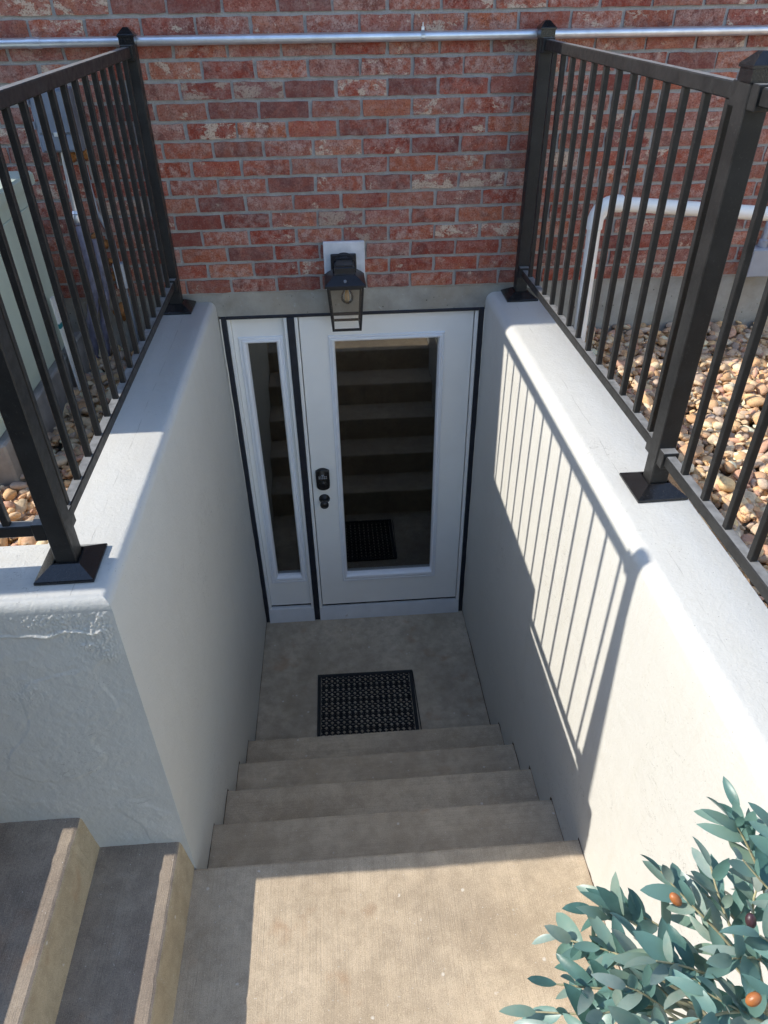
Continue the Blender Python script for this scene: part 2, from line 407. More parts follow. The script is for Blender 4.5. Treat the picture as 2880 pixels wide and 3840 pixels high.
rw = rect_wall('retaining_wall', [(XR, .03), (xr(-4.0), -4.0), (1.255, -4.0), (1.235, .03)], -.1, ZT, [.045, .01, .012, .01], [.0, 0, 0, 0])
tag(rw, 'pale grey painted stair wall on the right, striped by railing shadows', 'wall')

# rough plaster left along the top of the front face
def plaster():
    from mathutils import noise as mn
    nx, nz = 420, 400; x0, x1, z0, z1 = -1.32, xl(-2.19) - .012, 1.12, 2.214; vs = []; fs = []
    for k in range(nz + 1):
        z = z0 + (z1 - z0) * k / nz
        d = .034 * (.64 * (z - 1.1) / .96 if z < 2.06 else .64 + .36 * (z - 2.06) / .16)
        for i in range(nx + 1):
            x = x0 + (x1 - x0) * i / nx
            edge = min(1.0, min(i, nx - i) / 16, k / 12, (nz - k) / 6 + .2)
            blot = max(0.0, mn.noise(Vector((x * 6.5, 3.1, z * 5.5))) * 2.2 + .30 + (z - 2.12) * 5.0)
            grain = max(0.0, mn.noise(Vector((x * 190, 1.7, z * 190))) + .1) * .0058 + max(0.0, mn.noise(Vector((x * 40, 9.7, z * 55)))) * .003
            ridge = max(0.0, 1 - abs(z - 2.150 - .016 * mn.noise(Vector((x * 4, 0, 0))) - .012 * mn.noise(Vector((x * 17, 5, 0)))) / .007) * (.004 + .004 * mn.noise(Vector((x * 12, 2, 0))))
            trow = .0016 * mn.noise(Vector((x * 21, 4.4, z * 17))) + .0011 * mn.noise(Vector((x * 55, 8.1, z * 48))) + .0006 * mn.noise(Vector((x * 150, 2.2, z * 150)))
            lap = mn.noise(Vector((x * 3.3 + 4, 6.6, z * 4.2))); trow += .0022 if lap > .12 else (.0022 * max(0.0, lap - .08) / .04)
            vs.append((x, -2.195 + d - .0012 - edge * (max(-.0008, trow) + grain * min(1.0, blot) + max(0, ridge)), z))
    for k in range(nz):
        for i in range(nx): q = k * (nx + 1) + i; fs.append((q, q + 1, q + nx + 2, q + nx + 1))
    me = bpy.data.meshes.new('plaster_patch'); me.from_pydata(vs, [], fs); me.update(); return link('plaster_patch', me, 'stucco', lw, True)
plaster()
# dirt caught in the joint between stairs and walls
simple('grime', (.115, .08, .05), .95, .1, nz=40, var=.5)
def stain(wall, xw, sgn, y0, y1, z0, z1):
    """ragged ribbon on the wall face, from (y0,z0) to (y1,z1)"""
    n = max(6, int((abs(y1 - y0) + abs(z1 - z0)) / .012)); vs = []; fs = []
    L = Vector((y1 - y0, z1 - z0)).normalized(); nn = Vector((-L.y, L.x)) * (1 if L.x < 0 or L.y < 0 else 1)
    if abs(L.x) > abs(L.y): nn = Vector((0, 1))
    else: nn = Vector((1, 0))
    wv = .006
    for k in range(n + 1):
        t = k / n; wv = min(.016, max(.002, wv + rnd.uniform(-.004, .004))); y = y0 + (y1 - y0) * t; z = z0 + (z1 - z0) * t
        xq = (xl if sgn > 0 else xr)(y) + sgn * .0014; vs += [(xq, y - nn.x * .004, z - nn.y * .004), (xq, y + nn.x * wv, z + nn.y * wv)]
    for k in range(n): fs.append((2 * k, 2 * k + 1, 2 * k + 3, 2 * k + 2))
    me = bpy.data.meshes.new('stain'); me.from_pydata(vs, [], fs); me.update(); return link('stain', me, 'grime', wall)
for wl_, xw, sg in ((lw, XL, 1), (rw, XR, -1)):
    stain(wl_, xw, sg, 0.0, NOSE[0][0], 0.0, 0.0); zp = 0.0
    for i, (y, z) in enumerate(NOSE[:4]):
        stain(wl_, xw, sg, y, y, zp, z); stain(wl_, xw, sg, y, NOSE[i + 1][0], z, z); zp = z
stain(rw, XR, -1, NOSE[4][0], -3.7, ZL, ZL)

# ---------------------------------------------------------------- house
house = tag(empty('brick_house', (.287, .1, 0)), 'red brick house with a white basement door at the foot of the steps', 'house')
# concrete footing with the door opening
bm = bmesh.new()
out = [(-12, -.2), (-.402, -.2), (-.402, 2.172), (.972, 2.172), (.972, -.2), (6, -.2), (6, 2.29), (-12, 2.29)]
f = bm.faces.new([bm.verts.new((x, 0.0, z)) for x, z in out])
r = bmesh.ops.extrude_face_region(bm, geom=[f]); bmesh.ops.translate(bm, verts=[v for v in r['geom'] if isinstance(v, bmesh.types.BMVert)], vec=(0, .22, 0))
at(bmobj('footing', bm, 'footing'), house)
ZB, CH, BL = 2.290, .0759, .2213
wall = at(boxobj('brick_wall', (-12, 6, .0005, .2, ZB, 4.42), 'mortar', bev=0), house)
# bricks: eight shared shapes with uneven arrises, face 9 mm proud of the joints
def brick_mesh(length, seed):
    g = random.Random(seed); nx, nz = 5, 2; L, Hh = length / 2, .0315
    F = {}; vs = []; fs = []
    for i in range(nx + 1):
        for k in range(nz + 1):
            edge = i in (0, nx) or k in (0, nz)
            x = -L + 2 * L * i / nx; z = -Hh + 2 * Hh * k / nz
            if i in (0, nx): x += g.uniform(-.0036, .0016) * (1 if i else -1)
            if k in (0, nz): z += g.uniform(-.0030, .0014) * (1 if k else -1)
            y = -.0085 + (g.uniform(.0012, .003) if edge else g.uniform(-.0006, .0008))
            F[i, k] = len(vs); vs.append((x, y, z))
    for i in range(nx):
        for k in range(nz): fs.append((F[i, k], F[i + 1, k], F[i + 1, k + 1], F[i, k + 1]))
    loop = [F[i, 0] for i in range(nx)] + [F[nx, k] for k in range(nz)] + [F[i, nz] for i in range(nx, 0, -1)] + [F[0, k] for k in range(nz, 0, -1)]
    base = len(vs)
    for q in loop: x, y, z = vs[q]; vs.append((x * 1.004, .012, z * 1.01))
    m = len(loop)
    for q in range(m): fs.append((loop[q], base + q, base + (q + 1) % m, loop[(q + 1) % m]))
    me = bpy.data.meshes.new('brick'); me.from_pydata(vs, [], fs); me.update(); me.materials.append(M['brick']); return me
BR = [brick_mesh(BL - .0125, 100 + k) for k in range(8)]
near = []; far = []
for row in range(28):
    zc = ZB + (row + .5) * CH
    x0 = -.0895 + (0 if row % 2 == 0 else BL * .5 + .004)
    for k in range(-52, 36):
        xc = x0 + (k + .5) * BL + rnd.uniform(-.0022, .0022)
        if not -11.8 < xc < 5.8: continue
        b = (xc, zc + rnd.uniform(-.0008, .0008), rnd.uniform(-.006, .006), rnd.randrange(8))
        (near if (row < 16 and -1.42 < xc < 2.75) else far).append(b)
near.sort(key=lambda b: abs(b[0] - .65)); far = far + near[300:]; near = near[:300]
Wi = Matrix.Translation(-Vector(house.location))
for xc, zc, rz, k in near:
    o = bpy.data.objects.new('brick', BR[k]); COL.objects.link(o); o.parent = wall
    o.location = (xc, rnd.uniform(-.0012, .001), zc); o.rotation_euler = (0, rz, rnd.uniform(-.006, .006))
V = []; Fc = []
for xc, zc, rz, k in far:
    me = BR[k]; b0 = len(V)
    V += [(v.co.x + xc, v.co.y, v.co.z + zc) for v in me.vertices]; Fc += [tuple(b0 + i for i in p.vertices) for p in me.polygons]
me = bpy.data.meshes.new('brick_field'); me.from_pydata(V, [], Fc); me.update()
bf = link('brick_field', me, 'brick', wall); bf['kind'] = 'stuff'
# eave high above the picture; it throws the shade along the foot of the wall
bm = bmesh.new(); loft(bm, [[(x, y, z) for y, z in ((-.285, 4.30), (-.285, 4.43), (3.2, 6.2), (6.6, 4.43), (6.6, 4.30))] for x in (-12.3, 6.2)])
at(bmobj('roof', bm, 'shingle'), house)
at(boxobj('wall', (-12, 6, 6.2, 6.4, -.2, 4.29), 'mortar', bev=0), house)
at(boxobj('wall', (-12, -11.8, .21, 6.19, -.2, 4.29), 'mortar', bev=0), house)
at(boxobj('wall', (5.8, 6, .21, 6.19, -.2, 4.29), 'mortar', bev=0), house)
# the room behind the glass
bm = bmesh.new(); box(bm, -.41, 2.6, .10, 3.2, .10, 2.40); bmesh.ops.delete(bm, geom=[f for f in bm.faces if f.normal.y < -.5], context='FACES')
at(bmobj('room', bm, 'room_wall'), house)
at(boxobj('room_floor', (-.40, 2.59, .11, 3.19, .105, .118), 'room_floor', bev=0), house)
at(boxobj('partition', (-.40, -.235, .16, .9, .12, 2.39), 'room_wall'), house)
# painted frame round door and sidelight
bm = bmesh.new(); yf, yb = -.006, .12
box(bm, -.392, -.366, yf, yb, .0, 2.1715, .003); box(bm, .936, .964, yf, yb, .0, 2.1715, .003)
box(bm, -.3655, .9355, yf + .001, yb, 2.155, 2.1715, .003); box(bm, -.0585, -.0215, yf - .001, yb, .0, 2.1545, .003)
fr = at(bmobj('door_frame', bm, 'navy_trim'), house); fr['label'] = 'dark navy painted frame'
bm = bmesh.new(); box(bm, -.0212, -.003, .002, .115, .10, 2.1545, .002); box(bm, .917, .9357, .002, .115, .10, 2.1545, .002)
box(bm, -.3657, -.347, .012, .115, .10, 2.1545, .002); box(bm, -.076, -.0588, .002, .115, .10, 2.1545, .002)
at(bmobj('jamb', bm, 'door_white'), house)
bm = bmesh.new()
for a, b in ((-.3655, -.059), (-.021, .9355)):
    loft(bm, [[(x, .12, 0.0), (x, -.014, 0.0), (x, -.010, .03), (x, .004, .106), (x, .12, .112)] for x in (a, b)])
sl = at(bmobj('threshold', bm, 'sill_paint'), house); sl['label'] = 'white painted sill with brown stains'
def caulk(x, side):
    pts = [(x + rnd.uniform(-.0012, .0012), -.003, z * .01) for z in range(0, 217, 6)]
    return at(tubeobj('caulk', pts, .0042, 'caulk', None, 6), house)
caulk(-.3945, 0); caulk(.967, 1)
def lite(parent, xo0, xo1, zo0, zo1, xi0, xi1, zi0, zi1, y):
    bm = bmesh.new(); q = lambda t, d: (xo0 + (xi0 - xo0) * t, xo1 + (xi1 - xo1) * t, zo0 + (zi0 - zo0) * t, zo1 + (zi1 - zo1) * t, y - d)
    rings_rect(bm, [q(0, -.002), q(0.0, .004), q(.06, .008), q(.22, .009), q(.27, .0055), q(.36, .0055), q(.42, .012), q(.62, .014), q(.80, .012), q(.86, .008), q(1.0, -.006), q(1.0, -.034)])
    at(bmobj('lite_frame', bm, 'lite_white'), parent)
    bm = bmesh.new(); box(bm, xi0 - .008, xi1 + .008, y + .028, y + .034, zi0 - .008, zi1 + .008)
    at(bmobj('pane', bm, 'pane_glass'), parent)
def slab(name, x0, x1, z0, z1, xi0, xi1, zi0, zi1, y, m):
    bm = bmesh.new(); t = .040
    rings_rect(bm, [(x0, x1, z0, z1, y + t), (x0, x1, z0, z1, y + .002), (x0 + .002, x1 - .002, z0 + .002, z1 - .002, y), (xi0, xi1, zi0, zi1, y), (xi0, xi1, zi0, zi1, y + t), (x0, x1, z0, z1, y + t)])
    bmesh.ops.remove_doubles(bm, verts=bm.verts, dist=1e-5)
    return at(bmobj(name, bm, m), house)
door = slab('door', .0015, .9125, .1225, 2.1525, .176, .736, .379, 2.016, .012, 'door_white'); door['label'] = 'white door with one tall glass lite, keypad lock and knob'
lite(door, .148, .763, .327, 2.045, .181, .731, .385, 2.010, .012)
side = slab('sidelight', -.3460, -.0770, .1225, 2.1525, -.283, -.121, .376, 2.016, .030, 'door_white'); side['label'] = 'narrow white sidelight with a slim glass pane'
lite(side, -.322, -.088, .328, 2.048, -.278, -.126, .383, 2.010, .030)
at(boxobj('weatherstrip', (.0015, .9125, .0125, .05, .1135, .1215), 'gasket', bev=0), door)
at(boxobj('weatherstrip', (-.346, -.077, .031, .07, .1135, .1215), 'gasket', bev=0), side)
# keypad deadbolt
def plate(bm, cx, z0, z1, w, y0, y1, arch, inset):
    P = []
    h = w / 2
    top = [(h, z1 - arch - .004), (h * .86, z1 - arch), (h * .62, z1 - arch * .55), (h * .3, z1 - arch * .1), (0, z1)]
    right = [(h * .98, z0 + arch + .02), (h, (z0 + z1) / 2)]
    bot = [(0, z0), (h * .3, z0 + arch * .1), (h * .62, z0 + arch * .5), (h * .82, z0 + arch), (h * .93, z0 + arch + .006)]
    half = bot + right + top
    out = half + [(-x, z) for x, z in half[-2:0:-1]]
    zc = (z0 + z1) / 2
    mk = lambda s, y: [(cx + x * s, y, zc + (z - zc) * s) for x, z in out]
    loft(bm, [mk(1, y0), mk(1, y1 + .006), mk(.97, y1 + .002), mk(.93, y1)])
kp = bmesh.new(); plate(kp, .066, 1.079, 1.227, .082, .013, -.014, .013, 0)
kx = bmesh.new()
lock = at(bmobj('keypad_lock', kp, 'bronze_black', None, True, 35), door)
def disc(bm, c, r, y0, y1, n=20, inset=.85):
    mk = lambda rr, y: [(c[0] + rr * math.cos(2 * math.pi * k / n), y, c[1] + rr * math.sin(2 * math.pi * k / n)) for k in range(n)]
    loft(bm, [mk(r, y0), mk(r, y1 + .002), mk(r * inset, y1)])
bm = bmesh.new(); disc(bm, (.066, 1.122), .0265, -.0135, -.021); disc(bm, (.066, 1.122), .018, -.0205, -.026); box(bm, .0635, .0685, -.0275, -.0255, 1.113, 1.131)
at(bmobj('lock_cylinder', bm, 'bronze_black', None, True, 35), door)
bm = bmesh.new(); box(bm, .0585, .0735, -.0158, -.0135, 1.1888, 1.1925, .001); at(bmobj('key_badge', bm, 'key_metal'), door)
for r_ in range(2):
    for c_ in range(5):
        bm = bmesh.new(); disc(bm, (.066 + (c_ - 2) * .0103, 1.1795 - r_ * .0115), .0042, -.0137, -.0172, 10, .7)
        at(bmobj('key_button', bm, 'key_metal', None, True, 35), door)
def lathe(bm, prof, axis_p, n=28):
    rings = [[(axis_p[0] + r * math.cos(2 * math.pi * k / n), y, axis_p[1] + r * math.sin(2 * math.pi * k / n)) for k in range(n)] for r, y in prof]
    loft(bm, rings)
bm = bmesh.new(); lathe(bm, [(.0335, .013), (.0335, .008), (.031, .004), (.021, -.004), (.0125, -.012), (.0115, -.030), (.014, -.036), (.0225, -.043), (.0262, -.052), (.0255, -.061), (.020, -.067), (.0135, -.0685), (.0125, -.0672), (.004, -.0672)], (.066, 1.004))
at(bmobj('door_knob', bm, 'bronze_black', None, True, 60), door)
bm = bmesh.new(); lathe(bm, [(.020, .19), (.021, .175), (.014, .168), (.004, .165)], (-.222, 1.005)); at(bmobj('inner_knob', bm, 'lite_white', None, True, 50), side)

# ---------------------------------------------------------------- wall lantern
LX, LY = .246, -.118
lan = tag(empty('wall_lantern', (LX, 0, 2.145)), 'black square glass lantern on a pale board above the white door', 'lamp')
at(boxobj('mounting_board', (.150, .349, -.036, -.0095, 2.302, 2.53), 'lamp_board', bev=.003), lan)
bm = bmesh.new(); box(bm, .183, .307, -.052, -.036, 2.332, 2.478, .005, 2); box(bm, .197, .293, -.058, -.051, 2.346, 2.464, .004, 2); at(bmobj('back_plate', bm, 'lantern_black'), lan)
bm = bmesh.new(); box(bm, LX - .010, LX + .010, LY, -.056, 2.443, 2.458, .003); box(bm, LX - .018, LX + .018, -.075, -.057, 2.425, 2.47, .003); at(bmobj('arm', bm, 'lantern_black'), lan)
def sq(h, z, cx=LX, cy=LY): return [(cx - h, cy - h, z), (cx + h, cy - h, z), (cx + h, cy + h, z), (cx - h, cy + h, z)]
bm = bmesh.new(); loft(bm, [sq(.090, 2.368), sq(.0975, 2.368), sq(.0975, 2.379), sq(.094, 2.382), sq(.053, 2.414), sq(.050, 2.414), sq(.050, 2.418), sq(.048, 2.420), sq(.048, 2.447), sq(.046, 2.450), sq(.040, 2.450), sq(.040, 2.458), sq(.038, 2.460)], True, True)
at(bmobj('lantern_roof', bm, 'lantern_black'), lan)
bm = bmesh.new(); lathe(bm, [(.0075, LY - .079), (.0075, LY - .0835), (.005, LY - .085), (.001, LY - .085)], (LX, 2.396), 12); at(bmobj('screw', bm, 'meter_grey', None, True, 40), lan)
arc = [(LX + .053 * math.cos(a), LY - .006, 2.452 + .053 * math.sin(a)) for a in [math.pi * k / 20 for k in range(21)]]
arc = [(LX + .053, LY - .006, 2.405)] + arc + [(LX - .053, LY - .006, 2.405)]
at(tubeobj('ring', arc, .0032, 'lantern_black', None, 8), lan)
ht, hb, zt_, zb_ = .0885, .0715, 2.368, 2.146
bm = bmesh.new()
for sx in (-1, 1):
    for sy in (-1, 1):
        w_ = .011; rg = []
        for h, z in ((hb, zb_), (ht, zt_)):
            cx, cy = LX + sx * (h - w_ / 2), LY + sy * (h - w_ / 2)
            rg.append([(cx - w_ / 2, cy - w_ / 2, z), (cx + w_ / 2, cy - w_ / 2, z), (cx + w_ / 2, cy + w_ / 2, z), (cx - w_ / 2, cy + w_ / 2, z)])
        loft(bm, rg)
for z, h in ((2.1475, hb + .0002), (2.358, ht - .0012)):
    for s in (-1, 1):
        box(bm, LX - h + .0112, LX + h - .0112, LY + s * (h - .0055) - .0052, LY + s * (h - .0055) + .0052, z - .0012, z + .0088)
        box(bm, LX + s * (h - .0055) - .0052, LX + s * (h - .0055) + .0052, LY - h + .0112, LY + h - .0112, z - .0012, z + .0088)
at(bmobj('lantern_frame', bm, 'lantern_black'), lan)
for k in range(4):
    bm = bmesh.new(); a, b = hb - .0045, ht - .0045; i0, i1 = a - .002, b - .002; e = .0075
    R4 = Matrix.Translation((LX, LY, 0)) @ Matrix.Rotation(k * math.pi / 2, 4, 'Z')
    z0, z1 = zb_ + .006, zt_ - .004
    loft(bm, [[(-a + e, -a, z0), (a - e, -a, z0), (a - e, -i0, z0), (-a + e, -i0, z0)], [(-b + e, -b, z1), (b - e, -b, z1), (b - e, -i1, z1), (-b + e, -i1, z1)]])
    bmesh.ops.transform(bm, matrix=R4, verts=bm.verts); at(bmobj('pane', bm, 'lamp_glass'), lan)
bz = lambda prof, n=20: [[(LX + .008 + r * math.cos(2 * math.pi * k / n), LY + r * math.sin(2 * math.pi * k / n), z) for k in range(n)] for r, z in prof]
bm = bmesh.new(); loft(bm, bz([(.012, 2.345), (.0125, 2.338), (.018, 2.326), (.027, 2.310), (.031, 2.294), (.029, 2.279), (.021, 2.267), (.010, 2.261), (.002, 2.260)])); at(bmobj('bulb', bm, 'bulb_glass', None, True), lan)
bm = bmesh.new(); loft(bm, bz([(.014, 2.366), (.014, 2.343), (.012, 2.341)])); at(bmobj('socket', bm, 'socket', None, True, 40), lan)
bm = bmesh.new()
for k in range(4):
    a = k * math.pi / 2 + .4; x, y = LX + .008, LY
    tube(bm, [(x + .006 * math.cos(a), y + .006 * math.sin(a), 2.330), (x + .010 * math.cos(a), y + .010 * math.sin(a), 2.276)], .0016, 6)
at(bmobj('filament', bm, 'filament'), lan)

# ---------------------------------------------------------------- conduit high on the wall
cp = tag(empty('metal_conduit', (.6, -.03, 3.346)), 'long galvanised conduit running across the top of the brick wall', 'pipe')
for a, b in ((-6.0, -.955), (-.955, 4.5)):
    at(tubeobj('pipe', [(a, -.031, 3.346), (b, -.031, 3.346)], .0182, 'galvanised', None, 20), cp)
at(tubeobj('coupling', [(-.985, -.031, 3.346), (-.984, -.031, 3.346), (-.932, -.031, 3.346), (-.931, -.031, 3.346)], [.0185, .0206, .0206, .0185], 'galvanised', None, 20), cp)
for x in (-1.10, .614):
    bm = bmesh.new()
    pts = [(x, -.031 + .0205 * math.sin(a), 3.346 + .0205 * math.cos(a)) for a in [math.pi * 2 * k / 20 for k in range(20)]]
    vr = [[bm.verts.new((p[0] + s, p[1], p[2])) for p in pts] for s in (-.0075, .0075)]
    for k in range(20): bm.faces.new((vr[0][k], vr[0][(k + 1) % 20], vr[1][(k + 1) % 20], vr[1][k]))
    bmesh.ops.solidify(bm, geom=bm.faces[:], thickness=.0016)
    box(bm, x - .006, x + .006, -.036, -.026, 3.366, 3.380, .001); box(bm, x - .002, x + .002, -.033, -.029, 3.379, 3.394); box(bm, x - .009, x + .009, -.056, -.050, 3.341, 3.351, .001)
    at(bmobj('strap', bm, 'galvanised'), cp)

# ---------------------------------------------------------------- railings
def shared_box(name, b, bev, m):
    bm = bmesh.new(); box(bm, *b, bev=bev); bmesh.ops.recalc_face_normals(bm, faces=bm.faces)
    me = bpy.data.meshes.new(name); bm.to_mesh(me); bm.free(); me.materials.append(M[m]); return me
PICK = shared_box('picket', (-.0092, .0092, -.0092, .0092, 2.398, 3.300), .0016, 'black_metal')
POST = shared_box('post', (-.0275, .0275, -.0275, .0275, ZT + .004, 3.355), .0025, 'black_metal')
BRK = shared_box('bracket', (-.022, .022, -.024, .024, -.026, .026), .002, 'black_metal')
bm = bmesh.new(); sqz = lambda h, z: [(-h, -h, z), (h, -h, z), (h, h, z), (-h, h, z)]
loft(bm, [sqz(.0285, 3.338), sqz(.0300, 3.338), sqz(.0300, 3.364), sqz(.0335, 3.365), sqz(.0335, 3.371), sqz(.0310, 3.374), sqz(.010, 3.395), sqz(.0085, 3.396)])
bmesh.ops.recalc_face_normals(bm, faces=bm.faces); CAP = bpy.data.meshes.new('cap'); bm.to_mesh(CAP); bm.free(); CAP.materials.append(M['glossy_black'])
bm = bmesh.new(); loft(bm, [sqz(.077, ZT + .001), sqz(.078, ZT + .003), sqz(.078, ZT + .009), sqz(.0765, ZT + .011), sqz(.037, ZT + .036), sqz(.0325, ZT + .037), sqz(.0325, ZT + .02)], True, False)
bmesh.ops.recalc_face_normals(bm, faces=bm.faces); SKIRT = bpy.data.meshes.new('base_skirt'); bm.to_mesh(SKIRT); bm.free(); SKIRT.materials.append(M['glossy_black'])
def railing(label, p0, p1, posts, picks, spans):
    """p0 to p1 gives the line; posts, picks and spans are distances along it"""
    a, b = Vector(p0), Vector(p1); d = (b - a).normalized(); ang = math.atan2(d.y, d.x)
    root = tag(empty('metal_railing', (a.x, a.y, 0)), label, 'railing', 'black metal railings on the stair walls'); root.rotation_euler = (0, 0, ang)
    def put(name, me, s, z=0.0, par=root):
        o = bpy.data.objects.new(name, me); COL.objects.link(o); o.parent = par; o.location = (s, 0, z); return o
    for s in posts:
        p = put('post', POST, s)
        c = put('cap', CAP, 0, par=p); k = put('base_skirt', SKIRT, 0, par=p)
        c.rotation_euler.z = rnd.uniform(-.03, .03); k.rotation_euler.z = rnd.uniform(-.04, .04)
    for s in picks: put('picket', PICK, s)
    for s0, s1 in spans:
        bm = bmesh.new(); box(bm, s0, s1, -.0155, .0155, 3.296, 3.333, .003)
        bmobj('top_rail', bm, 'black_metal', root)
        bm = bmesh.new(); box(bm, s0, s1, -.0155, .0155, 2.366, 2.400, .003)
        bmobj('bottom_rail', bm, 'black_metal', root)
        for s in (s0, s1):
            put('bracket', BRK, s + (.008 if s == s0 else -.008), 3.312); put('bracket', BRK, s + (.008 if s == s0 else -.008), 2.383)
    return root
# left: along the inner wall, wall end first
railing('black picket railing along the top of the left stair wall', (-.576, -.082), (-.560, -2.012), [0, 1.930], [.122 + .1232 * k for k in range(15)], [(.03, 1.90)])
railing('black picket railing running out of the left edge above the side steps', (-.560, -2.012), (-4.1, -2.03), [1.83, 3.4], [.127 + .122 * k for k in range(14)] + [1.95 + .122 * k for k in range(12)], [(.03, 1.80), (1.86, 3.37)])
railing('black picket railing along the top of the right stair wall', (1.118, -.082), (1.150, -1.787), [0, 1.7055, 3.50], [.152 + .1216 * k for k in range(13)] + [1.855 + .1255 * k for k in range(13)], [(.03, 1.676), (1.735, 3.47)])

# ---------------------------------------------------------------- unseen blocks added to bounce and to block light
simple('bounce_pale', (.70, .66, .58), .8, .2, nz=3, var=.1)
bounce_root = tag(empty('bounce_block', (7.5, -5, .92)), 'unseen pale block added on the right to bounce sunlight into the stairwell', 'house')  # added out of view as a reflector, warms the stairwell
at(boxobj('wall', (5.0, 10, -9, -1.6, .9, 5.9), 'bounce_pale', bev=0), bounce_root)
bm = bmesh.new(); loft(bm, [[(x, y, z) for x, z in ((4.8, 5.905), (4.8, 6.05), (7.5, 7.6), (10.2, 6.05), (10.2, 5.905))] for y in (-9.2, -1.4)])
at(bmobj('roof', bm, 'shingle'), bounce_root)
simple('shade_dark', (.075, .065, .055), .8, .2, nz=4, var=.2)
shade_root = tag(empty('shade_block', (-4, -6, .92)), 'unseen dark block added to shade the side steps and left wall front', 'light blocker')  # added out of view to cut skylight on side steps and wall front
at(boxobj('wall', (-8, -.55, -8.5, -3.62, .9, 5.2), 'shade_dark', bev=0), shade_root)
bm = bmesh.new(); loft(bm, [[(x, y, z) for y, z in ((-3.47, 5.205), (-3.47, 5.35), (-6.1, 6.6), (-8.65, 5.35), (-8.65, 5.205))] for x in (-8.2, -.40)])
at(bmobj('roof', bm, 'shingle'), shade_root)

# ---------------------------------------------------------------- door mat
def mat():
    x0, x1, y1, y0 = -.041, .556, -.508, -1.005
    nx, ny = 16, 13; bd = .020; px = (x1 - x0 - 2 * bd) / nx; py = (y1 - y0 - 2 * bd) / ny
    bm = bmesh.new(); zt, zb = .0075, .0015
    for j in range(ny):
        for i in range(nx):
            cx = x0 + bd + (i + .5) * px; cy = y0 + bd + (j + .5) * py; n = 10; ro, ri = .0148, .0098
            C = lambda r, z: [(cx + r * math.cos(2 * math.pi * k / n), cy + r * math.sin(2 * math.pi * k / n), z) for k in range(n)]
            loft(bm, [C(ri, zb), C(ri, .0125), C(ro, .0125), C(ro, zb)], False, False)
            if i < nx - 1: box(bm, cx + ro - .003, cx + px - ro + .003, cy - .0035, cy + .0035, zb, zt)
            if j < ny - 1: box(bm, cx - .0035, cx + .0035, cy + ro - .003, cy + py - ro + .003, zb, zt)
            if j % 3 == 1: box(bm, cx - .006, cx + .006, cy - .0012, cy + .0012, zb, .011)
            elif i in (3, 4, 5, 10, 11, 12): box(bm, cx - .0012, cx + .0012, cy - .006, cy + .006, zb, .011)
    for b in ((x0, x1, y0, y0 + bd), (x0, x1, y1 - bd, y1), (x0, x0 + bd, y0 + bd, y1 - bd), (x1 - bd, x1, y0 + bd, y1 - bd)):
        box(bm, b[0], b[1], b[2], b[3], .001, .0105, .002)
    root = tag(empty('door_mat', (.2575, -.756, 0)), 'black perforated rubber mat lying in front of the white door', 'mat')
    R = Matrix.Translation((.2575, -.756, 0)) @ Matrix.Rotation(math.radians(-.5), 4, 'Z') @ Matrix.Translation((-.2575, .756, 0))
    bmesh.ops.transform(bm, matrix=R, verts=bm.verts); at(bmobj('mat_grid', bm, 'rubber'), root)
    bm = bmesh.new()
    for j in range(ny - 1):
        for i in range(nx - 1):
            cx = x0 + bd + (i + 1) * px; cy = y0 + bd + (j + 1) * py; n = 8
            C = lambda r, z: [(cx + r * math.cos(2 * math.pi * k / n), cy + r * math.sin(2 * math.pi * k / n), z) for k in range(n)]
            loft(bm, [C(.0062, .001), C(.0062, .006), C(.0045, .0075)], False, True)
    bmesh.ops.transform(bm, matrix=R, verts=bm.verts)
    s = at(bmobj('floor_dot', bm, 'trowelled'), root); s['kind'] = 'stuff'  # discs in floor concrete, standing for the floor seen through small holes
    at(tubeobj('edge_strip', [(x1 + .004, y1 - .01, .006), (x1 + .011, y0 + .01, .006)], .0028, 'rubber', None, 6), root)
mat()

# ---------------------------------------------------------------- utility cabinet
CX, CY0, CY1, CZ = -1.045, -1.232, -.24, 2.915
cab = tag(empty('utility_cabinet', (-1.6, -.73, 1.985)), 'pale green metal utility cabinet standing in gravel beside the brick wall', 'cabinet')
at(boxobj('concrete_base', (-2.25, CX + .03, CY0 - .03, CY1 + .04, 1.95, 2.205), 'pad_concrete', bev=.008), cab)
at(boxobj('body', (-2.2, CX, CY0, CY1, 2.206, CZ - .05), 'green_paint', bev=.006, seg=2), cab)
bm = bmesh.new(); loft(bm, [[(x0, y0, z), (x1, y0, z), (x1, y1, z), (x0, y1, z)] for x0, x1, y0, y1, z in ((-2.215, CX + .012, CY0 - .012, CY1 + .012, CZ - .049), (-2.215, CX + .012, CY0 - .012, CY1 + .012, CZ - .01), (-2.205, CX + .004, CY0 - .004, CY1 + .004, CZ), (-2.0, CX - .15, CY0 + .1, CY1 - .1, CZ + .012))])
at(bmobj('lid', bm, 'green_paint'), cab)
at(boxobj('door_panel', (-2.15, CX - .06, CY0 - .014, CY0 - .001, 2.25, CZ - .1), 'green_paint', bev=.003), cab)
at(boxobj('side_panel', (CX + .001, CX + .007, CY0 + .06, CY1 - .06, 2.26, CZ - .11), 'green_paint', bev=.002), cab)

